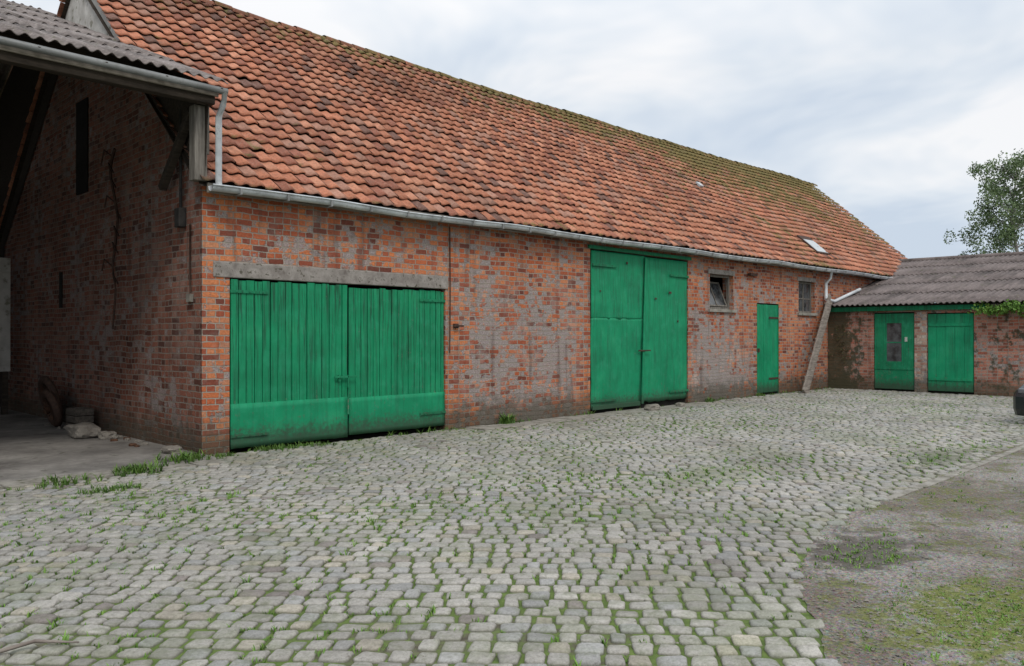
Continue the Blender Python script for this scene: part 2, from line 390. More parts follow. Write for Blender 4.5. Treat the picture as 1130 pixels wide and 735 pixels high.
# ---- lintel, sills
box('gate_lintel',.15,4.30,-.018,.06,2.385,2.60,M_lintel,barn,.012)
for nm,a,b_,z0,z1 in (('window_left',12.74,13.87,2.23,3.13),('window_right',17.55,18.61,2.23,3.18)):
    box(nm+'_lintel',a-.08,b_+.08,-.012,.05,z1-.02,z1+.10,M_lintel,barn,.008)
    box(nm+'_sill',a-.08,b_+.08,-.06,.12,z0-.06,z0+.015,M_conc,barn,.008)
    fr=[(a+.0,a+.07,.10,.16,z0+.015,z1-.02),(b_-.07,b_,.10,.16,z0+.015,z1-.02),(a+.07,b_-.07,.10,.16,z0+.015,z0+.075),(a+.07,b_-.07,.10,.16,z1-.08,z1-.02)]
    boxes(nm+'_frame',fr,M_wood_z,barn,.004)
    if nm=='window_right':
        m_=(a+b_)/2; boxes(nm+'_bars',[(m_-.02,m_+.02,.105,.15,z0+.075,z1-.08),(a+.07,m_-.02,.11,.145,z0+.42,z0+.45),(m_+.02,b_-.07,.11,.145,z0+.42,z0+.45)],M_wood_z,barn)
        box(nm+'_glass',a+.07,b_-.07,.13,.134,z0+.075,z1-.08,M_glass,barn)
    else:
        Mx=Matrix.Translation((0,.13,z0+.09))@Matrix.Rotation(math.radians(-22),4,'X')
        boxes(nm+'_sash',[(a+.09,a+.13,-.02,.02,0,.68,Mx),(b_-.13,b_-.09,-.02,.02,0,.68,Mx),(a+.13,b_-.13,-.02,.02,0,.04,Mx),(a+.13,b_-.13,-.02,.02,.64,.68,Mx),((a+b_)/2-.015,(a+b_)/2+.015,-.02,.02,.04,.64,Mx)],M_wood_z,barn,.003)
        boxes(nm+'_glass',[(a+.13,b_-.13,-.004,.0,.04,.64,Mx)],M_glass,barn)

# ---- gate 1 : plank leaves
def plank_leaf(name,x0,x1,z0,z1,yf,zs):
    e=empty(name); e.parent=barn
    P=[];x=x0;
    while x<x1-.02:
        w=min(.118+random.gauss(0,.006),x1-x)
        if x1-(x+w)<.05: w=x1-x
        d=random.uniform(-.005,.006); M=Matrix.Translation((x+w/2,0,z0))@Matrix.Rotation(random.gauss(0,.0012),4,'Y')
        P.append((-w/2+.005,w/2-.005,yf+d,yf+.03,zs-.02+random.uniform(-.012,.0)-z0,z1-random.uniform(.0,.03)-z0,M)); x+=w
    boxes('planks',P,M_gplank,e,.004)
    nu,nv=24,8;V=[];F=[]
    for j in range(nv+1):
        for i in range(nu+1):
            X=x0+(x1-x0)*i/nu; Z=z0+(zs-z0)*j/nv
            V.append((X,yf-.012+.008*fn(X*2.2,Z*3,x0),Z+(.02*fn(X*7,3.) if j==0 else 0)))
    for j in range(nv):
        for i in range(nu): q=j*(nu+1)+i; F.append((q,q+1,q+nu+2,q+nu+1))
    o=mesh('kick_panel',V,F,M_gsheet,e,True); m=o.modifiers.new('s','SOLIDIFY'); m.thickness=.03; m.offset=-1
    box('backing',x0+.01,x1-.01,yf+.032,yf+.045,z0,z1-.03,M_dark,e)
    return e
l1=plank_leaf('gate_leaf',.40,2.28,.05,2.375,.0,.66)
l2=plank_leaf('gate_leaf_right',2.32,4.24,.07,2.355,.022,.64)
def strap(name,x0,x1,z,y,par,mat=M_gold):
    boxes(name,[(x0,x1,y-.012,y,z-.022,z+.022)]+[(x0+(x1-x0)*t-.012,x0+(x1-x0)*t+.012,y-.02,y-.012,z-.012,z+.012) for t in (.15,.5,.85)],mat,par,.003)
strap('hinge_1',.39,.95,2.2,-.007,l1); strap('hinge_2',.39,.95,.22,-.022,l1); strap('hinge_3',3.7,4.25,2.18,.014,l2); strap('hinge_4',3.7,4.25,.3,.0,l2)
boxes('latch',[(2.02,2.42,-.06,-.04,.955,.985),(2.10,2.14,-.04,-.006,.90,1.0),(2.25,2.27,-.06,-.04,.80,.99)],M_gold,l1,.003)
tube('pull_bar',[(2.27,-.04,1.0),(2.27,-.04,.4)],.012,M_gold,l1)
# ---- gate 2
e=empty('sheet_gate'); e.parent=barn
def sheet2(nm,p0,p1,z0,z1,y,amp,seed):
    nu,nv=22,34;V=[];F=[]
    for j in range(nv+1):
        t=j/nv
        for i in range(nu+1):
            s=i/nu; xl=p0[0]*(1-t)+p0[1]*t; xr=p1[0]*(1-t)+p1[1]*t
            x=xl+(xr-xl)*s; z=z0+(z1-z0)*t
            if j==0: z+=.05*fn(x*6,seed)
            V.append((x,y+amp*fn(x*1.4,z*1.4,seed)+.5*amp*fn(x*4,z*3,seed)+.35*amp*fn(x*9,z*6,seed),z))
    for j in range(nv):
        for i in range(nu): a=j*(nu+1)+i; F.append((a,a+1,a+nu+2,a+nu+1))
    o=mesh(nm,V,F,M_gsheet,e,True); m=o.modifiers.new('s','SOLIDIFY'); m.thickness=.03; m.offset=-1; return o
sheet2('leaf_left_upper',(8.15,8.15),(9.92,10.0),1.95,3.34,-.018,.014,1.)
sheet2('leaf_left_lower',(8.15,8.15),(9.82,9.925),.08,1.96,-.014,.016,5.)
sheet2('leaf_right',(9.88,10.045),(11.75,11.75),.12,3.33,.012,.020,9.)
box('gate_backing',8.13,11.77,.09,.11,-.05,3.36,M_dark,e)
boxes('gate_rails',[(8.14,8.95,-.06,-.045,3.02,3.07),(8.14,8.95,-.045,-.03,.22,.27),(11.0,11.77,-.03,-.018,2.95,3.0),(11.0,11.77,-.02,-.004,.28,.33)],M_gold,e,.004)
Mx=Matrix.Translation((9.87,-.04,.1))@Matrix.Rotation(math.atan2(.14,3.2),4,'Y')
boxes('meeting_strip',[(-.035,.035,-.02,0,0,3.2,Mx)],M_gsheet,e,.004)
box('gate_top_rail',8.05,11.85,-.05,-.008,3.37,3.44,M_gold,e,.004)
box('rotten_foot',8.15,9.8,-.05,-.03,.07,.16,M_gold,e,.004)
boxes('rust_holes',[(10.95,11.05,-.022,-.014,2.55,2.60),(10.4,10.46,-.022,-.014,2.4,2.44),(9.3,9.35,-.05,-.038,3.12,3.17),(8.4,8.44,-.04,-.03,2.5,2.53),(11.3,11.34,-.022,-.01,1.9,1.95)],M_iron,e,.01)
boxes('hasp',[(9.7,10.15,-.08,-.062,1.25,1.28)],M_iron,e,.003)
# ---- small door
e=empty('stable_door'); e.parent=barn
boxes('door_planks',[(15.12+i*.2,15.12+i*.2+.194,.02+random.uniform(-.003,.003),.05,.06,2.43-random.random()*.01) for i in range(6)],M_gsheet,e,.004)
boxes('door_frame',[(15.10,15.118,.0,.10,0,2.45),(16.322,16.33,.0,.1,0,2.45)],M_gold,e)
boxes('door_straps',[(15.8,16.32,.005,.016,2.05,2.10),(15.8,16.32,.005,.016,.4,.45),(15.16,15.24,-.01,.016,1.15,1.25)],M_iron,e)
box('door_back',15.10,16.33,.06,.08,0,2.46,M_dark,e)
boxes('wall_plates',[(4.42,4.50,-.06,.0,1.72,1.80),(14.6,14.95,-.10,-.0,3.15,3.22),(4.38,4.60,-.08,-.062,1.745,1.775)],M_iron,barn,.004)
tube('iron_rod',[(4.32,-.03,1.3),(4.33,-.03,2.3),(4.32,-.03,3.45)],.011,M_iron,barn,6)
tube('downpipe',[(19.12,-.29,3.5),(19.12,-.25,3.3),(19.12,-.12,3.15),(19.12,-.12,2.70)],.045,M_zinc,barn,10)
tube('lead_pipe',[(19.12,-.12,2.68),(19.5,-.2,2.62),(21.2,-.3,3.05)],.05,M_zinc,barn,10)

# gable-side details
boxes('slit_shade_slabs',[(-.03,-.005,4.35,4.9,4.05,5.65),(-.02,-.003,5.7,5.85,2.1,2.75)],M_dark,barn)  # raised near-black slabs stand in for the shade inside wall slits
rp=[]
for i in range(24):
    t=i/23; rp.append((-.06-.03*math.sin(t*9),2.98+.10*math.sin(t*13)+.08*fn(t*7,3.),4.55-2.85*t))
tube('dead_vine',rp,.014,M_iron,barn,6,radii=[.024-.010*i/23 for i in range(24)])
for k in range(9):
    s=rp[1+k*2]; q=random.choice((-1,1)); tube('dead_vine_shoot_%d'%k,[s,(s[0]-.08,s[1]+q*.14,s[2]+.12),(s[0]-.06,s[1]+q*.30,s[2]-.05)],.012,M_iron,barn,5)
tube('conduit',[(-.05,.55,4.7),(-.05,.55,3.35),(-.05,.55,3.15)],.022,M_black,barn,8)
box('junction_box',-.11,-.008,.47,.63,3.08,3.34,M_black,barn,.01)
tube('cable',[(-.03,.3,3.1),(-.03,.31,2.4),(-.03,.29,2.15)],.012,M_iron,barn,6)
boxes('cable_clip',[(-.06,-.008,.25,.36,2.05,2.16)],M_conc,barn)

# ================================================================ CANOPY (open cart shed)
can=empty('open_cart_shed')
def corrugated(name,ax,a0,a1,w0,h0,w1,h1,mat,par,wl=.15,amp=.022,nseg=5,seed=1):
    n=int((a1-a0)/wl*8); V=[];F=[]; rows=[]
    for s in range(nseg):
        t0=s/nseg; t1=(s+1)/nseg+.012
        rows+= [(t0,.016),(t0+.0005,.028),((t0+t1)/2,.016),(min(t1,1),.0)]
    for (t,l) in rows:
        for i in range(n+1):
            a=a0+(a1-a0)*i/n; w=w0+(w1-w0)*t
            h=h0+(h1-h0)*t+l+amp*math.sin(2*math.pi*a/wl)+.016*fn(a*.7,w*.7,seed)
            V.append((a,w,h) if ax=='x' else (w,a,h))
    R=len(rows)
    for j in range(R-1):
        if j%4==3: continue
        for i in range(n): p=j*(n+1)+i; F.append((p,p+1,p+n+2,p+n+1))
    o=mesh(name,V,F,mat,par,True); m=o.modifiers.new('s','SOLIDIFY'); m.thickness=.008; return o
CZ=lambda y:4.88+.407*(y+.35)
corrugated('roof_front','x',-10.,.12,-.50,4.86,7.25,4.88+.407*7.6,M_corr1,can,nseg=5)
corrugated('roof_rear','x',-10.,.12,7.25,4.88+.407*7.6,14.5,4.8,M_corr1,can,nseg=3,seed=4)
box('eaves_beam',-10.,.02,-.34,-.20,4.60,4.80,M_wood_d,can,.01)
box('fascia_board',-10.,.05,-.375,-.343,4.70,4.82,M_wood_x,can,.006)
tube('canopy_gutter',[(-10,-.50,4.79),(.10,-.50,4.75)],.042,M_zinc_old,can,10)
boxes('canopy_gutter_brackets',[(x,x+.025,-.545,-.37,4.765,4.772) for x in np.arange(-9.8,0,.7)],M_iron,can)
pur=[]
for y in (1.1,2.4,3.7,5.0,6.3): pur.append((-10,-.06,y-.05,y+.05,CZ(y)-.17,CZ(y)-.05))
boxes('purlins',pur,M_wood_d,can)
def beam(name,a,b,w,mat,par):
    a=Vector(a);b=Vector(b);d=b-a;Lh=d.length; q=d.to_track_quat('Z','Y').to_matrix().to_4x4()
    M=Matrix.Translation(a)@q
    return box(name,-w/2,w/2,-w/2,w/2,0,Lh,mat,par,.008,M)
for k,x in enumerate((-.14,-3.6,-7.2)):
    beam('rafter_%d'%k,(x,-.3,CZ(-.3)-.25),(x,7.2,CZ(7.2)-.25),.14,M_wood_d,can)
    if x<-1:
        beam('tie_%d'%k,(x,.4,4.75),(x,14,4.75),.16,M_wood_d,can)
        if x<-5: beam('post_%d'%k,(x,-.27,0.04),(x,-.27,4.5),.22,M_wood_z,can)
beam('corner_post',(-.10,-.10,3.62),(-.10,-.10,4.60),.17,M_wood_z,can)
beam('corner_brace',(-.14,.95,3.65),(-.14,.02,4.55),.10,M_wood_d,can)
box('corner_board',-.02,.025,-.16,.34,3.98,4.62,M_wood_z,can,.005)
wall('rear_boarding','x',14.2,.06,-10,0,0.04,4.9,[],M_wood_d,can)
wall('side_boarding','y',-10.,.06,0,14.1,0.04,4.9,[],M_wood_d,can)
mesh('spandrel_dark_filler',[(-.02,5.2,7.0),(-.02,7.25,7.93),(-.02,14.2,4.9),(-.02,14.2,.04),(-.02,9.5,.04),(-.02,9.5,3.5)],[(0,1,2,5),(5,2,3,4)],M_wood_d,can)  # added dark filler sheet, shuts out sky to keep the roof space dark
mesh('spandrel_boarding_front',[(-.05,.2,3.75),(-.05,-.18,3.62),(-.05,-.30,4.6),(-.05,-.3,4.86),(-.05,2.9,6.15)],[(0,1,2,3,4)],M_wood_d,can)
e=empty('pale_door_leaf')
box('panel',-1.35,-.27,8.0,8.04,.88,3.14,M_plaster,e,.006); boxes('battens',[(-1.34,-.28,7.97,7.998,1.0,1.1),(-1.34,-.28,7.97,7.998,2.85,2.95)],M_plaster,e,.004)
boxes('trestle',[(-1.3,-1.2,7.95,8.1,.035,.878),(-.42,-.32,7.95,8.1,.035,.878)],M_wood_d,e)
tube('canopy_downpipe',[(.07,-.50,4.74),(.07,-.45,4.58),(.07,-.33,4.45),(.07,-.33,3.62),(.09,-.30,3.56)],.042,M_zinc,can,10)
def tyre(name,c,R,r,ax_tilt,mat):
    V=[];F=[];n=40;m=12
    M=Matrix.Translation(c)@Matrix.Rotation(ax_tilt,4,'Y')@Matrix.Rotation(math.radians(90),4,'Y')
    for i in range(n):
        t=2*math.pi*i/n
        for k in range(m):
            u=2*math.pi*k/m; rr=R-r+r*math.cos(u)*1.0+(.008 if i%2 and abs(u)<.9 else 0)
            V.append(M@Vector((rr*math.cos(t),rr*math.sin(t),r*.85*math.sin(u))))
    for i in range(n):
        for k in range(m): F.append((i*m+k,i*m+(k+1)%m,((i+1)%n)*m+(k+1)%m,((i+1)%n)*m+k))
    return mesh(name,V,F,mat,None,True)
def old_wheel(c,R,tilt):
    e=empty('old_cart_wheel'); o=tyre('tyre',c,R,.075,tilt,M_iron); o.parent=e
    M=Matrix.Translation(c)@Matrix.Rotation(tilt,4,'Y')
    tube('rim',[M@Vector((-.05,0,0)),M@Vector((.05,0,0))],R-.14,M_rust,e,28)
    tube('hub',[M@Vector((-.11,0,0)),M@Vector((.07,0,0))],.07,M_rust,e,14)
    boxes('wheel_bolts',[(-.075,-.05,math.cos(t)*.12-.012,math.cos(t)*.12+.012,math.sin(t)*.12-.012,math.sin(t)*.12+.012,M) for t in [i*1.257 for i in range(5)]],M_iron,e)
old_wheel((-.30,5.35,.46),.44,math.radians(-14)); old_wheel((-.45,4.75,.36),.33,math.radians(-16))
def crate():
    e=empty('wooden_crate'); x,y=-.26,3.95; hx,hy=.13,.22
    bs=[]
    for z in (.06,.18,.30):
        bs+= [(x-hx,x+hx,y-hy,y-hy+.015,z,z+.10),(x-hx,x+hx,y+hy-.015,y+hy,z,z+.10),(x-hx-.015,x-hx,y-hy,y+hy,z,z+.10),(x+hx,x+hx+.015,y-hy,y+hy,z,z+.10)]
    bs.append((x-hx,x+hx,y-hy+.015,y+hy-.015,.05,.062)); boxes('slats',bs,wood('crate_wood',(.035,.03,.025),(.13,.11,.09),1),e,.003)
crate()
def rock(name,c,s,mat,par=None,seed=0):
    import bmesh
    bm=bmesh.new(); bmesh.ops.create_icosphere(bm,subdivisions=3,radius=1)
    for v in bm.verts:
        q0=v.co.copy(); mx=max(abs(q0.x),abs(q0.y),abs(q0.z)); q0=q0.lerp(q0/mx*.85,.6)
        d=1+.25*noise.noise(v.co*1.3+Vector((seed,0,0)))+.12*noise.noise(v.co*4+Vector((seed,0,0)))
        q=q0*d; v.co=Vector((q.x*s[0]+c[0],q.y*s[1]+c[1],q.z*s[2]+c[2]))
    m=bpy.data.meshes.new(name); bm.to_mesh(m); bm.free(); m.materials.append(mat)
    o=bpy.data.objects.new(name,m); COL.objects.link(o)
    if par:o.parent=par
    return o
rock('stone_block',(-.5,3.0,.13),(.22,.32,.12),M_stone,seed=3); rock('stone_block',(-.32,2.55,.08),(.13,.16,.07),M_stone,seed=9)
rock('stone_block',(9.7,-.42,.05),(.22,.13,.08),M_stone,seed=5); rock('stone_block',(10.9,-.35,.04),(.12,.09,.05),M_stone,seed=6)
rock('stone_block',(-.25,.35,.07),(.12,.16,.06),M_stone,seed=16)
rub=empty('rubble_heap')
for i in range(22):
    rock('rubble_piece_%d'%i,(-.12-abs(random.gauss(0,.22)),random.uniform(1.2,5.2),.04),(random.uniform(.02,.06),random.uniform(.02,.07),random.uniform(.015,.035)),random.choice((M_stone,M_rust,M_stone)),rub,seed=i+30)

# ================================================================ SHED on the right
shed=empty('brick_outbuilding'); SX=19.5
wall('front_wall','y',SX,.22,-10.,-.004,-.1,2.42,[(-2.485,-1.363,-.1,2.26),(-4.0,-2.82,-.1,2.22)],M_brick_s,shed)
wall('end_wall','x',-10.,.22,SX+.23,35.,-.1,2.42,[],M_brick_s,shed)
wall('rear_wall','y',34.78,.22,-9.77,.8,-.1,2.42,[],M_brick_s,shed)
corrugated('roof_front','y',-10.3,.9,SX-.28,2.46,27.5,4.38,M_corr2,shed,wl=.15,nseg=5,seed=11)
corrugated('roof_rear','y',-10.3,.9,27.5,4.38,35.2,2.46,M_corr2,shed,wl=.15,nseg=4,seed=12)
tube('ridge_cap',[(27.5,-10.35,4.40),(27.5,.9,4.40)],.09,M_corr2,shed,10)
box('eaves_board',SX-.10,SX-.07,-4.3,-.02,2.30,2.43,M_gold,shed,.004)
box('eaves_board_old',SX-.10,SX-.07,-10.2,-4.31,2.30,2.43,M_wood_x,shed,.004)
box('wall_plate',SX+.01,SX+.2,-10.,-.01,2.422,2.50,M_wood_d,shed)
box('pier',SX-.012,SX-.002,-2.815,-2.49,-.05,2.25,M_pier,shed)
e=empty('store_door'); e.parent=shed
boxes('leaf',[(SX+.02+random.uniform(0,.004),SX+.06,-3.98+i*.23,-3.98+i*.23+.226,.06,2.19) for i in range(5)],M_gsheet,e,.005)
box('cleat_top',SX+.002,SX+.018,-3.95,-2.86,1.85,1.93,M_gsheet,e,.004); box('cleat_low',SX+.002,SX+.018,-3.95,-2.86,.35,.43,M_gsheet,e,.004)
box('back',SX+.08,SX+.1,-4.0,-2.82,0,2.22,M_dark,e)
e=empty('glazed_door'); e.parent=shed
a,b_=-2.47,-1.38
boxes('door_frame_parts',[(SX+.02,SX+.06,a,a+.34,.06,2.22),(SX+.02,SX+.06,b_-.34,b_,.06,2.22),(SX+.02,SX+.06,a+.34,b_-.34,.06,.85),(SX+.02,SX+.06,a+.34,b_-.34,1.95,2.22)],M_gold,e,.004)
box('pane',SX+.035,SX+.04,a+.34,b_-.34,.85,1.95,M_glass,e)
boxes('pane_bars',[(SX+.028,SX+.034,a+.34,b_-.34,1.38,1.41),(SX+.006,SX+.018,a,b_,.62,.70)],M_gold,e)
box('back',SX+.08,SX+.1,-2.485,-1.363,0,2.26,M_dark,e)
M_cream=plain('flaking_cream',(.3,.3,.27),(.5,.5,.46),20.)
boxes('notice',[(SX+.012,SX+.019,a+.18,a+.25,1.42,1.55)],M_cream,e)

# leaning timber
lb=empty('leaning_timber')
A=Vector((16.75,-.55,.0)); B=Vector((19.35,-.16,2.75)); d=(B-A)
xa=d.normalized(); nrm=Vector((0,-1,0)); sd=xa.cross(nrm).normalized(); nn=sd.cross(xa).normalized()
Mx=Matrix((( sd.x,nn.x,xa.x,A.x),(sd.y,nn.y,xa.y,A.y),(sd.z,nn.z,xa.z,A.z),(0,0,0,1)))
Ld=d.length
boxes('boards',[(-.16,-.005,-.025,.025,0,Ld,Mx),(.005,.16,-.025,.025,.05,Ld-.08,Mx)],M_board,lb,.006)
boxes('cleats',[(-.17,.17,-.05,-.026,t*Ld,t*Ld+.05,Mx) for t in (.12,.3,.5,.68,.88)],M_board,lb,.004)

# ================================================================ GROUND
def ground_mat():
    N=NT('field_grass'); N.base(N.ramp(N.noise(.3,6,.7),[(.3,(.045,.065,.02)),(.7,(.09,.11,.035))])); return N.m
mesh('ground',[(-400,-400,-.10),(400,-400,-.10),(400,400,-.10),(-400,400,-.10)],[(0,1,2,3)],ground_mat())
def dirt_mat():
    N=NT('joint_soil'); n=N.noise(.8,4,.65); n2=N.noise(12.,5,.7)
    col=N.ramp(n2,[(.3,(.075,.065,.045)),(.7,(.18,.16,.12))])
    g=N.mr(N.math('ADD',N.math('MULTIPLY',n,.6),N.math('MULTIPLY',n2,.4)),.37,.49)
    col=N.mix(N.math('MULTIPLY',g,.9),col,N.ramp(n2,[(.3,(.055,.095,.018)),(.7,(.13,.19,.04))]))
    N.base(col); N.norm(N.bump(n2,.8,.01)); return N.m
mesh('courtyard_ground',[(-13,-32,-.012),(60,-32,-.012),(60,.02,-.012),(-13,.02,-.012)],[(0,1,2,3)],dirt_mat())
def ybound(x):
    pts=[(-6,-13.5),(-2.2,-11.),(-.87,-8.95),(.3,-8.15),(1.76,-7.7),(3.6,-7.58),(8.7,-7.5),(60,-7.5)]
    if x<=pts[0][0]: return pts[0][1]
    for (a,b),(c,d) in zip(pts,pts[1:]):
        if x<=c: return b+(d-b)*(x-a)/(c-a)
    return -7.5
def gravel_mat():
    N=NT('gravel'); p=N.sep(N.pos()); n=N.noise(.8,5,.6); n2=N.noise(45.,4,.75); n3=N.noise(3.5,5,.65)
    v=N.n('ShaderNodeTexVoronoi'); v.inputs['Scale'].default_value=70.; N.l(N.pos(),v.inputs['Vector'])
    col=N.ramp(n2,[(.25,(.13,.118,.10)),(.5,(.27,.25,.22)),(.75,(.46,.43,.39))])
    col=N.mix(.35,col,v.outputs['Color'],'SOFT_LIGHT')
    col=N.mix(N.mr(n,.42,.60),col,N.mix(1.,col,(.62,.58,.52),'MULTIPLY'))
    col=N.mix(N.math('MULTIPLY',N.mr(n3,.5,.66),.4),col,(.10,.085,.065))
    def blob(cx,cy,rx,ry,k=3.2):
        dx=N.math('DIVIDE',N.math('SUBTRACT',p[0],cx),rx); dy=N.math('DIVIDE',N.math('SUBTRACT',p[1],cy),ry)
        r=N.math('SQRT',N.math('ADD',N.math('MULTIPLY',dx,dx),N.math('MULTIPLY',dy,dy)))
        return N.math('SUBTRACT',r,N.math('MULTIPLY',N.math('SUBTRACT',n3,.5),k))
    damp=N.mr(blob(1.35,-8.1,.8,.45),.55,1.1,1.,0.)
    damp2=N.math('MULTIPLY',N.mr(blob(5.2,-8.5,1.3,.35),.5,1.1,1.,0.),.55)
    col=N.mix(N.math('MULTIPLY',N.math('MAXIMUM',damp,damp2),.8),col,(.07,.058,.043))
    moss=N.mr(blob(.45,-9.25,.95,.62,2.4),.6,1.05,1.,0.)
    moss=N.math('MULTIPLY',moss,N.mr(N.noise(14.,4,.7),.34,.5))
    moss2=N.math('MULTIPLY',N.mr(N.math('ADD',n3,N.math('MULTIPLY',n,.4)),.72,.80),N.mr(N.noise(20.,3,.7),.4,.55))
    mm=N.math('MAXIMUM',moss,N.math('MULTIPLY',moss2,.7))
    col=N.mix(N.math('MULTIPLY',mm,.9),col,N.ramp(n2,[(.3,(.08,.095,.02)),(.7,(.22,.25,.05))]))
    N.base(col); N.rough(N.mr(damp,0.,1.,.92,.55))
    N.norm(N.bump(N.math('ADD',N.math('MULTIPLY',n3,1.5),N.math('ADD',n2,N.math('MULTIPLY',v.outputs['Distance'],.8))),.9,.014)); return N.m
M_gravel=gravel_mat()
V=[];F=[];xs=list(np.arange(-13,60,.08))
for x in xs: V+= [(x,-32,-.004),(x,ybound(x)+.10+.10*fn(x*1.7,5.)+.07*fn(x*7,5.),-.006)]
for i in range(len(xs)-1): F.append((2*i,2*i+2,2*i+3,2*i+1))
mesh('gravel_drive',V,F,M_gravel)
def floor_mat():
    N=NT('old_concrete_floor'); n=N.noise(1.2,6,.65); n2=N.noise(14.,5,.7)
    col=N.ramp(n,[(.3,(.12,.11,.10)),(.7,(.32,.30,.27))]); col=N.mix(.5,col,N.ramp(n2,[(.3,(.5,.5,.5)),(.7,(1,1,1))]),'MULTIPLY')
    col=N.mix(N.math('MULTIPLY',N.mr(N.noise(5.,5,.6),.6,.7),.6),col,(.05,.05,.03))
    N.base(col); N.norm(N.bump(n2,.6,.01)); return N.m
mesh('shed_floor',[(-10,-.42,.03),(-.006,-.42,.03),(-.006,14.2,.03),(-10,14.2,.03),(-10,-.46,-.03),(-.006,-.46,-.03)],[(0,1,2,3),(0,4,5,1)],floor_mat())

# ---- cobbles
def cobble_mat():
    N=NT('sandstone_sett'); c=N.attr('ccol'); n1=N.noise(38.,5,.75); n2=N.noise(.7,4,.65); p=N.sep(N.pos())
    n3=N.noise(7.,5,.7); n4=N.noise(110.,2,.6)
    col=N.mix(.75,c,N.ramp(n1,[(.25,(.45,.44,.42)),(.55,(1.0,1.0,1.0)),(.75,(1.2,1.2,1.18))]),'MULTIPLY')
    col=N.mix(.4,col,N.ramp(n4,[(.3,(.6,.6,.6)),(.7,(1.2,1.2,1.2))]),'MULTIPLY')
    edge=N.mr(N.math('ADD',p[2],N.math('MULTIPLY',N.math('SUBTRACT',n3,.5),.02)),-.012,.003,1.,0.)
    col=N.mix(N.math('MULTIPLY',edge,.6),col,(.10,.10,.06))
    col=N.mix(N.math('MULTIPLY',N.mr(n3,.54,.7),.4),col,(.12,.11,.085))
    g=N.mr(N.math('ADD',N.math('MULTIPLY',n2,.6),N.math('MULTIPLY',n3,.4)),.47,.59)
    col=N.mix(N.math('MULTIPLY',g,.30),col,(.12,.155,.055))
    st=N.mr(N.noise(.45,4,.7),.5,.66)
    col=N.mix(N.math('MULTIPLY',st,.35),col,(.15,.135,.11))
    N.base(col); N.rough(N.mr(n1,.3,.7,.65,.9)); N.norm(N.bump(N.math('ADD',n1,N.math('MULTIPLY',n3,.8)),.9,.010)); return N.m
M_cob=cobble_mat()
ang=math.radians(-50); dx_,dy_=math.cos(ang),math.sin(ang); ex_,ey_=-dy_,dx_
V=[];F=[];C=[]; gaps=[]
def warp(a,b):
    b2=b+.10*math.sin(a*.42+.3*b)+.04*fn(a*.5,b*.5,2.)
    return a*dx_+b2*ex_, a*dy_+b2*ey_
def patchy(x,y):
    d1=math.exp(-((x-6.6)/1.0)**2-((y+7.0)/.35)**2); d2=math.exp(-((x-3.4)/1.3)**2-((y+5.6)/.4)**2)
    return d1,d2
def add_stone(a,b,la,lb):
    cx,cy=warp(a,b); n0=len(V)
    k=random.gauss(1,.09)*(1+.20*fn(cx*.5,cy*.5,8.)+.08*fn(cx*1.7,cy*1.7,18.))
    t=random.random(); base=np.array([.362,.342,.308]) if t<.7 else (np.array([.325,.318,.302]) if t<.9 else np.array([.38,.345,.285]))
    if random.random()<.03: base=np.array([.25,.22,.20])
    base=np.clip(base*k,.05,.6)
    d1,d2=patchy(cx,cy)
    if random.random()<.9: base=base*(1-.75*d1)+np.array([.07,.085,.04])*.75*d1
    base=base*(1-.35*d2)+np.array([.15,.18,.07])*.35*d2
    z=.005+random.gauss(0,.0035)+.010*fn(cx*.5,cy*.5,30.); tx,ty=random.gauss(0,.04),random.gauss(0,.04); rt=random.gauss(0,.05)
    c0=random.uniform(.55,.82); c1=random.uniform(.68,.88)
    ring=[(.98,-c0),(.98,c0),(c1,.98),(-c1,.98),(-.98,c0),(-.98,-c0),(-c1,-.98),(c1,-.98)]
    tap=random.gauss(0,.06); 
    jit=[(random.uniform(-.06,.06),random.uniform(-.07,.07)) for _ in ring]
    cr,sr=math.cos(rt),math.sin(rt); m_=min(la,lb)/2
    for ins,dz in ((0,-.035),(.0,-.010),(.09,-.0015),(.30,.0025)):
        for (rx,ry),(j1,j2) in zip(ring,jit):
            p=(rx*(1+tap*ry)+j1)*la/2; q=(ry+j2)*lb/2
            r=math.hypot(p,q); s_=1-ins*m_*1.25/r; p*=s_; q*=s_
            p,q=p*cr-q*sr,p*sr+q*cr
            x,y=warp(a+p,b+q); V.append((x,y,z+dz+tx*p+ty*q+(random.gauss(0,.0009) if ins else 0))); C.append((*base,1))
    V.append((cx,cy,z+.0035+random.gauss(0,.0012))); C.append((*base,1))
    for r in range(3):
        for k in range(8): F.append((n0+r*8+k,n0+r*8+(k+1)%8,n0+(r+1)*8+(k+1)%8,n0+(r+1)*8+k))
    for k in range(8): F.append((n0+24+k,n0+24+(k+1)%8,n0+32))
b=-40.
while b<40:
    rw=random.uniform(.112,.145); a=-40+random.random()*.2
    while a<40:
        ln=random.uniform(.105,.18); ac=a+ln/2; bc=b+rw/2
        x,y=warp(ac,bc); a+=ln
        if not(-9.5<x<19.42 and -12<y<-.08): continue
        if x<0 and y>-.80: continue
        if y<ybound(x)+.06+.10*fn(x*2,y*2): continue
        if 4.6<x<12.2 and -.62<y: continue
        g=random.uniform(.013,.024)
        if random.random()<.003: continue
        add_stone(ac+random.gauss(0,.003),bc+random.gauss(0,.003),ln-g,rw-g)
        gaps.append(warp(a,bc+random.uniform(-.06,.06))); gaps.append(warp(ac+random.uniform(-.08,.08),b))
    b+=rw
o=mesh('cobblestone_paving',V,F,M_cob,None,True)
at=o.data.color_attributes.new('ccol','FLOAT_COLOR','POINT'); at.data.foreach_set('color',np.array(C,np.float32).ravel())
sl=[]; x=4.65
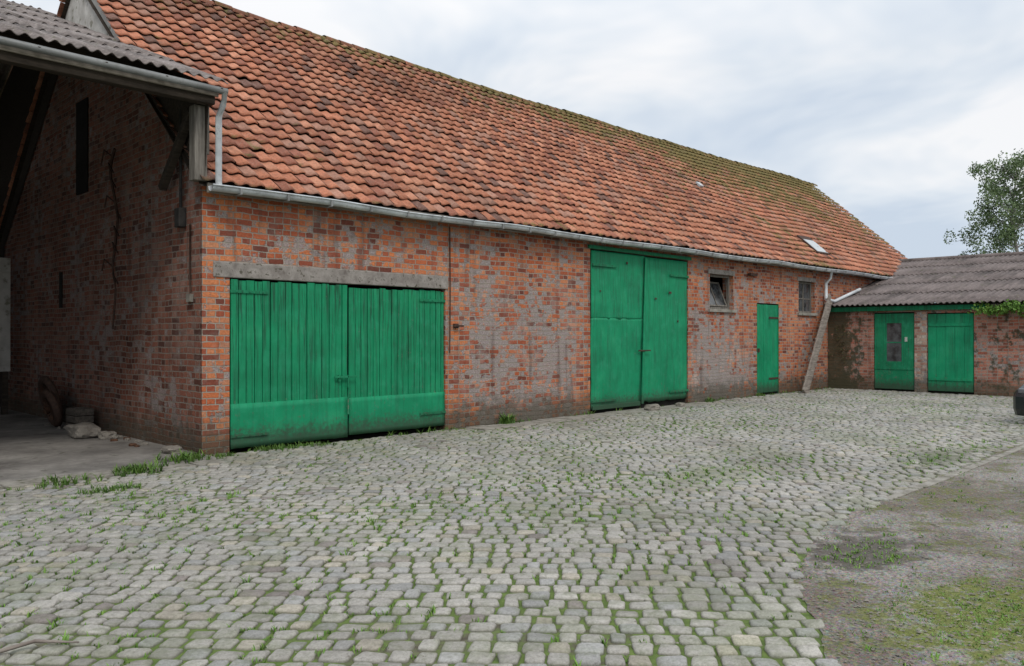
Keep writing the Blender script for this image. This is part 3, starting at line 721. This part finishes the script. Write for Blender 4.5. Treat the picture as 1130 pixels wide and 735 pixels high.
while x<12.1:
    w=random.uniform(.35,.6); y0,y1=-.54,-.06
    z=.008+random.gauss(0,.004); M=Matrix.Translation((x+w/2,(y0+y1)/2,z))@Matrix.Rotation(random.gauss(0,.012),4,'Z')@Matrix.Rotation(random.gauss(0,.01),4,'X')
    sl.append((-w/2+.008,w/2-.008,-(y1-y0)/2,(y1-y0)/2,-.05,0,M))
    x+=w
boxes('paving_slabs',sl,M_conc,None,.008)
sl=[];x=3.4
while x<19.3:
    w=random.uniform(.7,1.0); z=.008+random.gauss(0,.003)
    sl.append((x+.006,x+w-.006,-7.60+random.gauss(0,.006),-7.50,-.06,z)); x+=w
boxes('edging_kerb',sl,M_conc,None,.006)
sl=[];x=-9.9
while x<-.1:
    w=random.uniform(.5,.8)
    if x+w>-.05: w=-.05-x
    sl.append((x+.01,x+w-.01,-.80,-.48,-.05,.018+random.gauss(0,.004))); x+=w
boxes('threshold_slabs',sl,M_conc,None,.01)

V=[];F=[]
for i in range(14000):
    x=random.uniform(-3.5,11); y=ybound(x)-abs(random.gauss(0,1.4))+.12
    if i%4==0: x=random.uniform(-5,12); y=random.uniform(max(ybound(x),-9.5),-.3)
    if y<-11: continue
    r=random.uniform(.003,.010)*(1 if random.random()<.96 else 1.9); n0=len(V); z=r*.3
    t=random.random()*6
    for a in [(1,0,0),(-1,0,0),(0,1,0),(0,-1,0),(0,0,1)]:
        ax=a[0]*math.cos(t)-a[1]*math.sin(t); ay=a[0]*math.sin(t)+a[1]*math.cos(t)
        V.append((x+ax*r*random.uniform(.8,1.4),y+ay*r*random.uniform(.8,1.3),z+a[2]*r*.6-.002))
    F+=[(n0,n0+2,n0+4),(n0+2,n0+1,n0+4),(n0+1,n0+3,n0+4),(n0+3,n0,n0+4)]
mesh('pebbles',V,F,M_stone)
tube('fallen_twig',[(-3.95,-5.75,.03),(-3.75,-5.85,.025),(-3.55,-5.86,.04),(-3.38,-5.98,.02)],.01,M_board,None,6,radii=[.006,.012,.010,.005])

# ---- grass
def leafmat(name,c1,c2,sc=3.):
    N=NT(name); n=N.noise(sc,3); r=N.geo().outputs['Random Per Island']
    col=N.mix(r,c1,c2); col=N.mix(N.mr(n,.35,.65),col,N.mix(1.,col,(.65,.7,.6),'MULTIPLY')); N.base(col); N.rough(.6)
    return N.m
M_grass=leafmat('grass_blade',(.10,.22,.03),(.21,.34,.07)); M_weed=leafmat('weed_leaf',(.06,.14,.025),(.15,.24,.05))
def blades(name,spots,mat):
    V=[];F=[]
    for (x,y,z,h,n,sp) in spots:
        for i in range(n):
            t=random.random()*6.283; r=random.random()*sp; bx=x+r*math.cos(t); by=y+r*math.sin(t)
            hh=h*random.uniform(.5,1.2); d=random.random()*6.283; ln=hh*random.uniform(.3,1.2); w=.0028+hh*.06
            ux,uy=math.cos(d),math.sin(d); n0=len(V)
            V+=[(bx-uy*w,by+ux*w,z),(bx+uy*w,by-ux*w,z),(bx+ux*ln*.45+uy*w*.7,by+uy*ln*.45-ux*w*.7,z+hh*.65),(bx+ux*ln*.45-uy*w*.7,by+uy*ln*.45+ux*w*.7,z+hh*.65),(bx+ux*ln,by+uy*ln,z+hh)]
            F+=[(n0,n0+1,n0+2,n0+3),(n0+3,n0+2,n0+4)]
    return mesh(name,V,F,mat)
sp=[]
for (x,y) in gaps:
    if y<-11: continue
    d=.5+.8*fn(x*.55,y*.55,11.)+.45*fn(x*2.2,y*2.2,4.)
    d1,d2=patchy(x,y)
    dd=d2+d1*.8+.65*math.exp(-((x+3)/1.5)**2-((y+3.4)/1.8)**2)
    pr=max(0,(d-.36))*1.0+dd*.8+.07
    if random.random()<pr*.85: sp.append((x,y,-.012,random.uniform(.017,.036)*(1+.3*dd)*(1.6 if random.random()<.12 else 1),random.randint(6,13),.038))
blades('joint_grass',sp,M_grass)
sp=[]
for x in np.arange(-.2,19.4,.035):
    k=.5+fn(x*1.1,60.)
    if random.random()<max(0,k-.30)*.9: sp.append((x,-.05-abs(random.gauss(0,.05)),-.01,random.uniform(.03,.10),random.randint(3,8),.05))
for (cx,cy,n,h,s) in ((-1.1,-.75,45,.13,.35),(-.35,-.35,55,.14,.3),(-2.0,-.95,30,.10,.5),(.95,-.18,45,.09,.35),(1.6,-.25,30,.06,.3),(5.6,-.12,30,.20,.12),(-1.7,-1.7,45,.06,.3),(.2,-.3,15,.07,.2),(12.5,-.15,20,.12,.2),(15.0,-.15,20,.1,.2)):
    for i in range(n): sp.append((cx+random.gauss(0,s*.5),cy+random.gauss(0,s*.25),.0,h*random.uniform(.4,1.0),8,.04))
blades('wall_foot_weeds',sp,M_weed)
def leaves(name,centers,n,size,mat):
    V=[];F=[]
    for (c,r) in centers:
        for i in range(n):
            while True:
                p=Vector((random.uniform(-1,1),random.uniform(-1,1),random.uniform(-1,1)))
                if p.length<1: break
            p=Vector((c[0]+p.x*r[0],c[1]+p.y*r[1],c[2]+p.z*r[2])); s=size*random.uniform(.6,1.3)
            a=Vector((random.gauss(0,1),random.gauss(0,1),random.gauss(0,1)*.7)).normalized(); b=a.orthogonal().normalized()
            b=(Matrix.Rotation(random.random()*6.28,3,a)@b); cc=a.cross(b)
            n0=len(V); V+=[p-b*s*.5,p+cc*s*.32,p+b*s*.6,p-cc*s*.32]; F.append((n0,n0+1,n0+2,n0+3))
    return mesh(name,V,F,mat)
sp=[]
for i in range(90): sp.append((1.3+random.gauss(0,.3),-8.15+random.gauss(0,.14),-.004,random.uniform(.01,.035),6,.03))
for i in range(500): sp.append((.5+random.gauss(0,.45),-9.25+random.gauss(0,.3),-.004,random.uniform(.005,.013),7,.04))
for i in range(160):
    x=random.uniform(-1,9); sp.append((x,ybound(x)-abs(random.gauss(0,.8)),-.004,random.uniform(.008,.03),7,.035))
blades('drive_weeds',sp,M_grass)
M_ivy=leafmat('creeper_leaf',(.07,.17,.025),(.16,.28,.05),6.)
cs=[]
for i in range(26):
    t=i/25; cs.append(((SX-.28+random.gauss(0,.08),-4.15-t*2.4,2.38+random.gauss(0,.09)-.10*(1-t)),(.16,.22,.13+.08*t)))
leaves('climbing_creeper',cs,55,.075,M_ivy)
leaves('wall_creeper',[((SX-.05,-.35+random.gauss(0,.18),1.9-i*.11),(.05,.14,.10)) for i in range(10)],16,.05,leafmat('dry_creeper',(.06,.055,.025),(.12,.10,.045)))

# ---- birch
M_birch=plain('birch_bark',(.12,.11,.1),(.42,.4,.37),5.); M_bleaf=leafmat('birch_leaf',(.10,.15,.07),(.20,.26,.125),.8)
bt=empty('birch_tree'); bx,by=46.6,1.1; H=11.0
tp=[(bx+.25*math.sin(i*.5),by+.2*math.cos(i*.7),i*H/12) for i in range(13)]
tube('trunk',tp,.2,M_birch,bt,8,radii=[.16*(1-i/13.2)+.01 for i in range(13)])
cl=[]; NB=64
for i in range(NB):
    z=2.2+(H-2.5)*(i/(NB-1))**.9; k=math.sqrt(max(0,1-((z-5.2)/(H-5.0))**2)) if z>5.2 else .7+.3*(z-2.2)/3.
    R=3.0*max(.15,k)*random.uniform(.55,1.12); t=i*2.4+random.random(); idx=min(11,int(z/H*12)); o0=Vector(tp[idx])
    e1=o0+Vector((math.cos(t)*R*.55,math.sin(t)*R*.55,.9)); e2=o0+Vector((math.cos(t)*R,math.sin(t)*R,.6))
    tube('limb_%d'%i,[o0,e1,e2],.04,M_birch,bt,5,radii=[.04,.022,.008])
    for f in (.4,.65,.85,1.0,1.1):
        p=o0.lerp(e2,f)+Vector((0,0,.45*math.sin(f*2.6)))
        cl.append(((p.x+random.gauss(0,.22),p.y+random.gauss(0,.22),p.z+random.gauss(0,.2)-.1),(.38,.38,random.uniform(.3,.75))))
lo=leaves('crown',cl,80,.125,M_bleaf); lo.parent=bt
cs=[]
for i in range(200):
    x=random.uniform(44,90); y=random.uniform(-45,18); cs.append(((x,y,random.uniform(.4,3.2)),(1.6,1.6,1.4)))
leaves('distant_hedge',cs,60,.5,M_bleaf)

# ================================================================ CAR
M_paint=NT('dark_car_paint'); M_paint.base((.012,.014,.018)); M_paint.rough(.22); M_paint.bs.inputs['Specular IOR Level'].default_value=.6; M_paint=M_paint.m
M_trim=NT('grey_trim'); M_trim.base((.05,.05,.05)); M_trim.rough(.6); M_trim=M_trim.m
M_lamp=NT('head_lamp'); M_lamp.base((.16,.16,.17)); M_lamp.rough(.1); M_lamp=M_lamp.m
def car(name,ox,oy,head):
    e=empty(name); R=Matrix.Translation((ox,oy,0))@Matrix.Rotation(head,4,'Z')
    prof=[(-.06,.16),(0,.28),(-.0,.50),(-.06,.62),(-.25,.72),(-1.1,.90),(-1.9,1.38),(-2.4,1.46),(-3.4,1.42),(-4.0,1.05),(-4.25,.95),(-4.32,.5),(-4.25,.18)]
    V=[];F=[];n=len(prof)
    st=[(-.86,.22),(-.83,.12),(-.74,.05),(-.5,.0),(0,-.02),(.5,.0),(.74,.05),(.83,.12),(.86,.22)]
    for (yy,ins) in st:
        for (x,z) in prof:
            xx=x-ins if x>-2 else x+ins
            k=max(0,(z-.85)/.6); V.append(R@Vector((xx,yy*(1-.18*k),z-(.03 if abs(yy)>.8 and z>.6 else 0))))
    for s in range(len(st)-1):
        for i in range(n): F.append((s*n+i,s*n+(i+1)%n,(s+1)*n+(i+1)%n,(s+1)*n+i))
    F.append(tuple(range(n))); F.append(tuple((len(st)-1)*n+i for i in reversed(range(n))))
    mesh('body',V,F,M_paint,e,False)
    box('bumper_strip',-.10,.015,-.55,.55,.42,.50,M_trim,e,.01,R); box('grille',-.05,.0,-.35,.35,.53,.60,M_trim,e,.005,R)
    for s in (-1,1):
        box('head_lamp_%d'%(s+1),-.25,-.05,s*.58-.12,s*.58+.12,.56,.65,M_lamp,e,.02,R)
        V2=[Vector((-1.2,s*.80,.93)),Vector((-1.85,s*.72,1.33)),Vector((-3.3,s*.72,1.36)),Vector((-3.8,s*.8,1.0))]
        mesh('side_glass_%d'%(s+1),[R@(v+Vector((0,s*.03,0))) for v in V2],[(0,1,2,3)],M_glass,e)
        for wx in (-.8,-3.4):
            o=tyre('wheel',(0,0,0),.31,.10,0,M_black); o.parent=e; o.data.transform(R@Matrix.Translation((wx,s*.80,.31))@Matrix.Rotation(math.radians(90),4,'Z')); 
            tube('hub',[R@Vector((wx,s*.74,.31)),R@Vector((wx,s*.86,.31))],.2,M_trim,e,16)
    mesh('windscreen',[R@Vector(v) for v in ((-1.14,-.66,.95),(-1.14,.66,.95),(-1.86,.58,1.38),(-1.86,-.58,1.38))],[(0,1,2,3)],M_glass,e)
car('parked_car',11.65,-7.36,math.radians(134+25))

# ================================================================ WORLD + SUN
w=bpy.data.worlds.new('World'); S.world=w; w.use_nodes=True; T=w.node_tree; bg=T.nodes['Background']
class W(NT):
    def __init__(s): s.t=T
N=W(); sky=N.n('ShaderNodeTexSky'); sky.sky_type='NISHITA'; sky.sun_disc=False
SE,SA=math.radians(48),math.radians(215)
sky.sun_elevation=SE; sky.sun_rotation=SA; sky.dust_density=3.
tc=N.n('ShaderNodeTexCoord'); v=N.sep(tc.outputs['Generated'])
zz=N.math('ADD',N.math('MAXIMUM',v[2],0.),.22)
pv=N.comb(N.math('DIVIDE',v[0],zz),N.math('DIVIDE',v[1],zz),.3)
n=N.noise(1.5,4,.6,vec=pv,dist=.4); n2=N.noise(.6,3,.5,vec=pv)
m=N.math('ADD',N.math('MULTIPLY',n,.6),N.math('MULTIPLY',n2,.4))
cl=N.ramp(m,[(.40,(.62,.71,.83)),(.49,(.79,.85,.92)),(.57,(.98,.985,1.0))])
zen=N.mr(v[2],0.3,1.,1.,1.6,False)
cl=N.mix(1.,cl,N.comb(zen,zen,zen),'MULTIPLY')
cl=N.mix(1.,cl,(9.6,9.6,9.6),'MULTIPLY')
fin=N.mix(.92,sky.outputs[0],cl)
N.l(fin,bg.inputs['Color']); bg.inputs['Strength'].default_value=.104
ld=bpy.data.lights.new('sun','SUN'); ld.energy=1.4; ld.angle=math.radians(14); ld.color=(1,.96,.9)
lo=bpy.data.objects.new('sun',ld); COL.objects.link(lo)
sd=Vector((math.sin(SA)*math.cos(SE),math.cos(SA)*math.cos(SE),math.sin(SE)))
lo.rotation_euler=sd.to_track_quat('Z','Y').to_euler()

# ================================================================ CAMERA
cd=bpy.data.cameras.new('camera'); cam=bpy.data.objects.new('camera',cd); COL.objects.link(cam)
cam.location=(-4.80,-10.51,1.60); cd.sensor_width=36; cd.lens=28.6; cd.clip_end=1500; cd.clip_start=.05
yaw=math.atan2(.702,.712)
cam.rotation_euler=(math.radians(90+.16),0,yaw-math.pi/2)
S.camera=cam
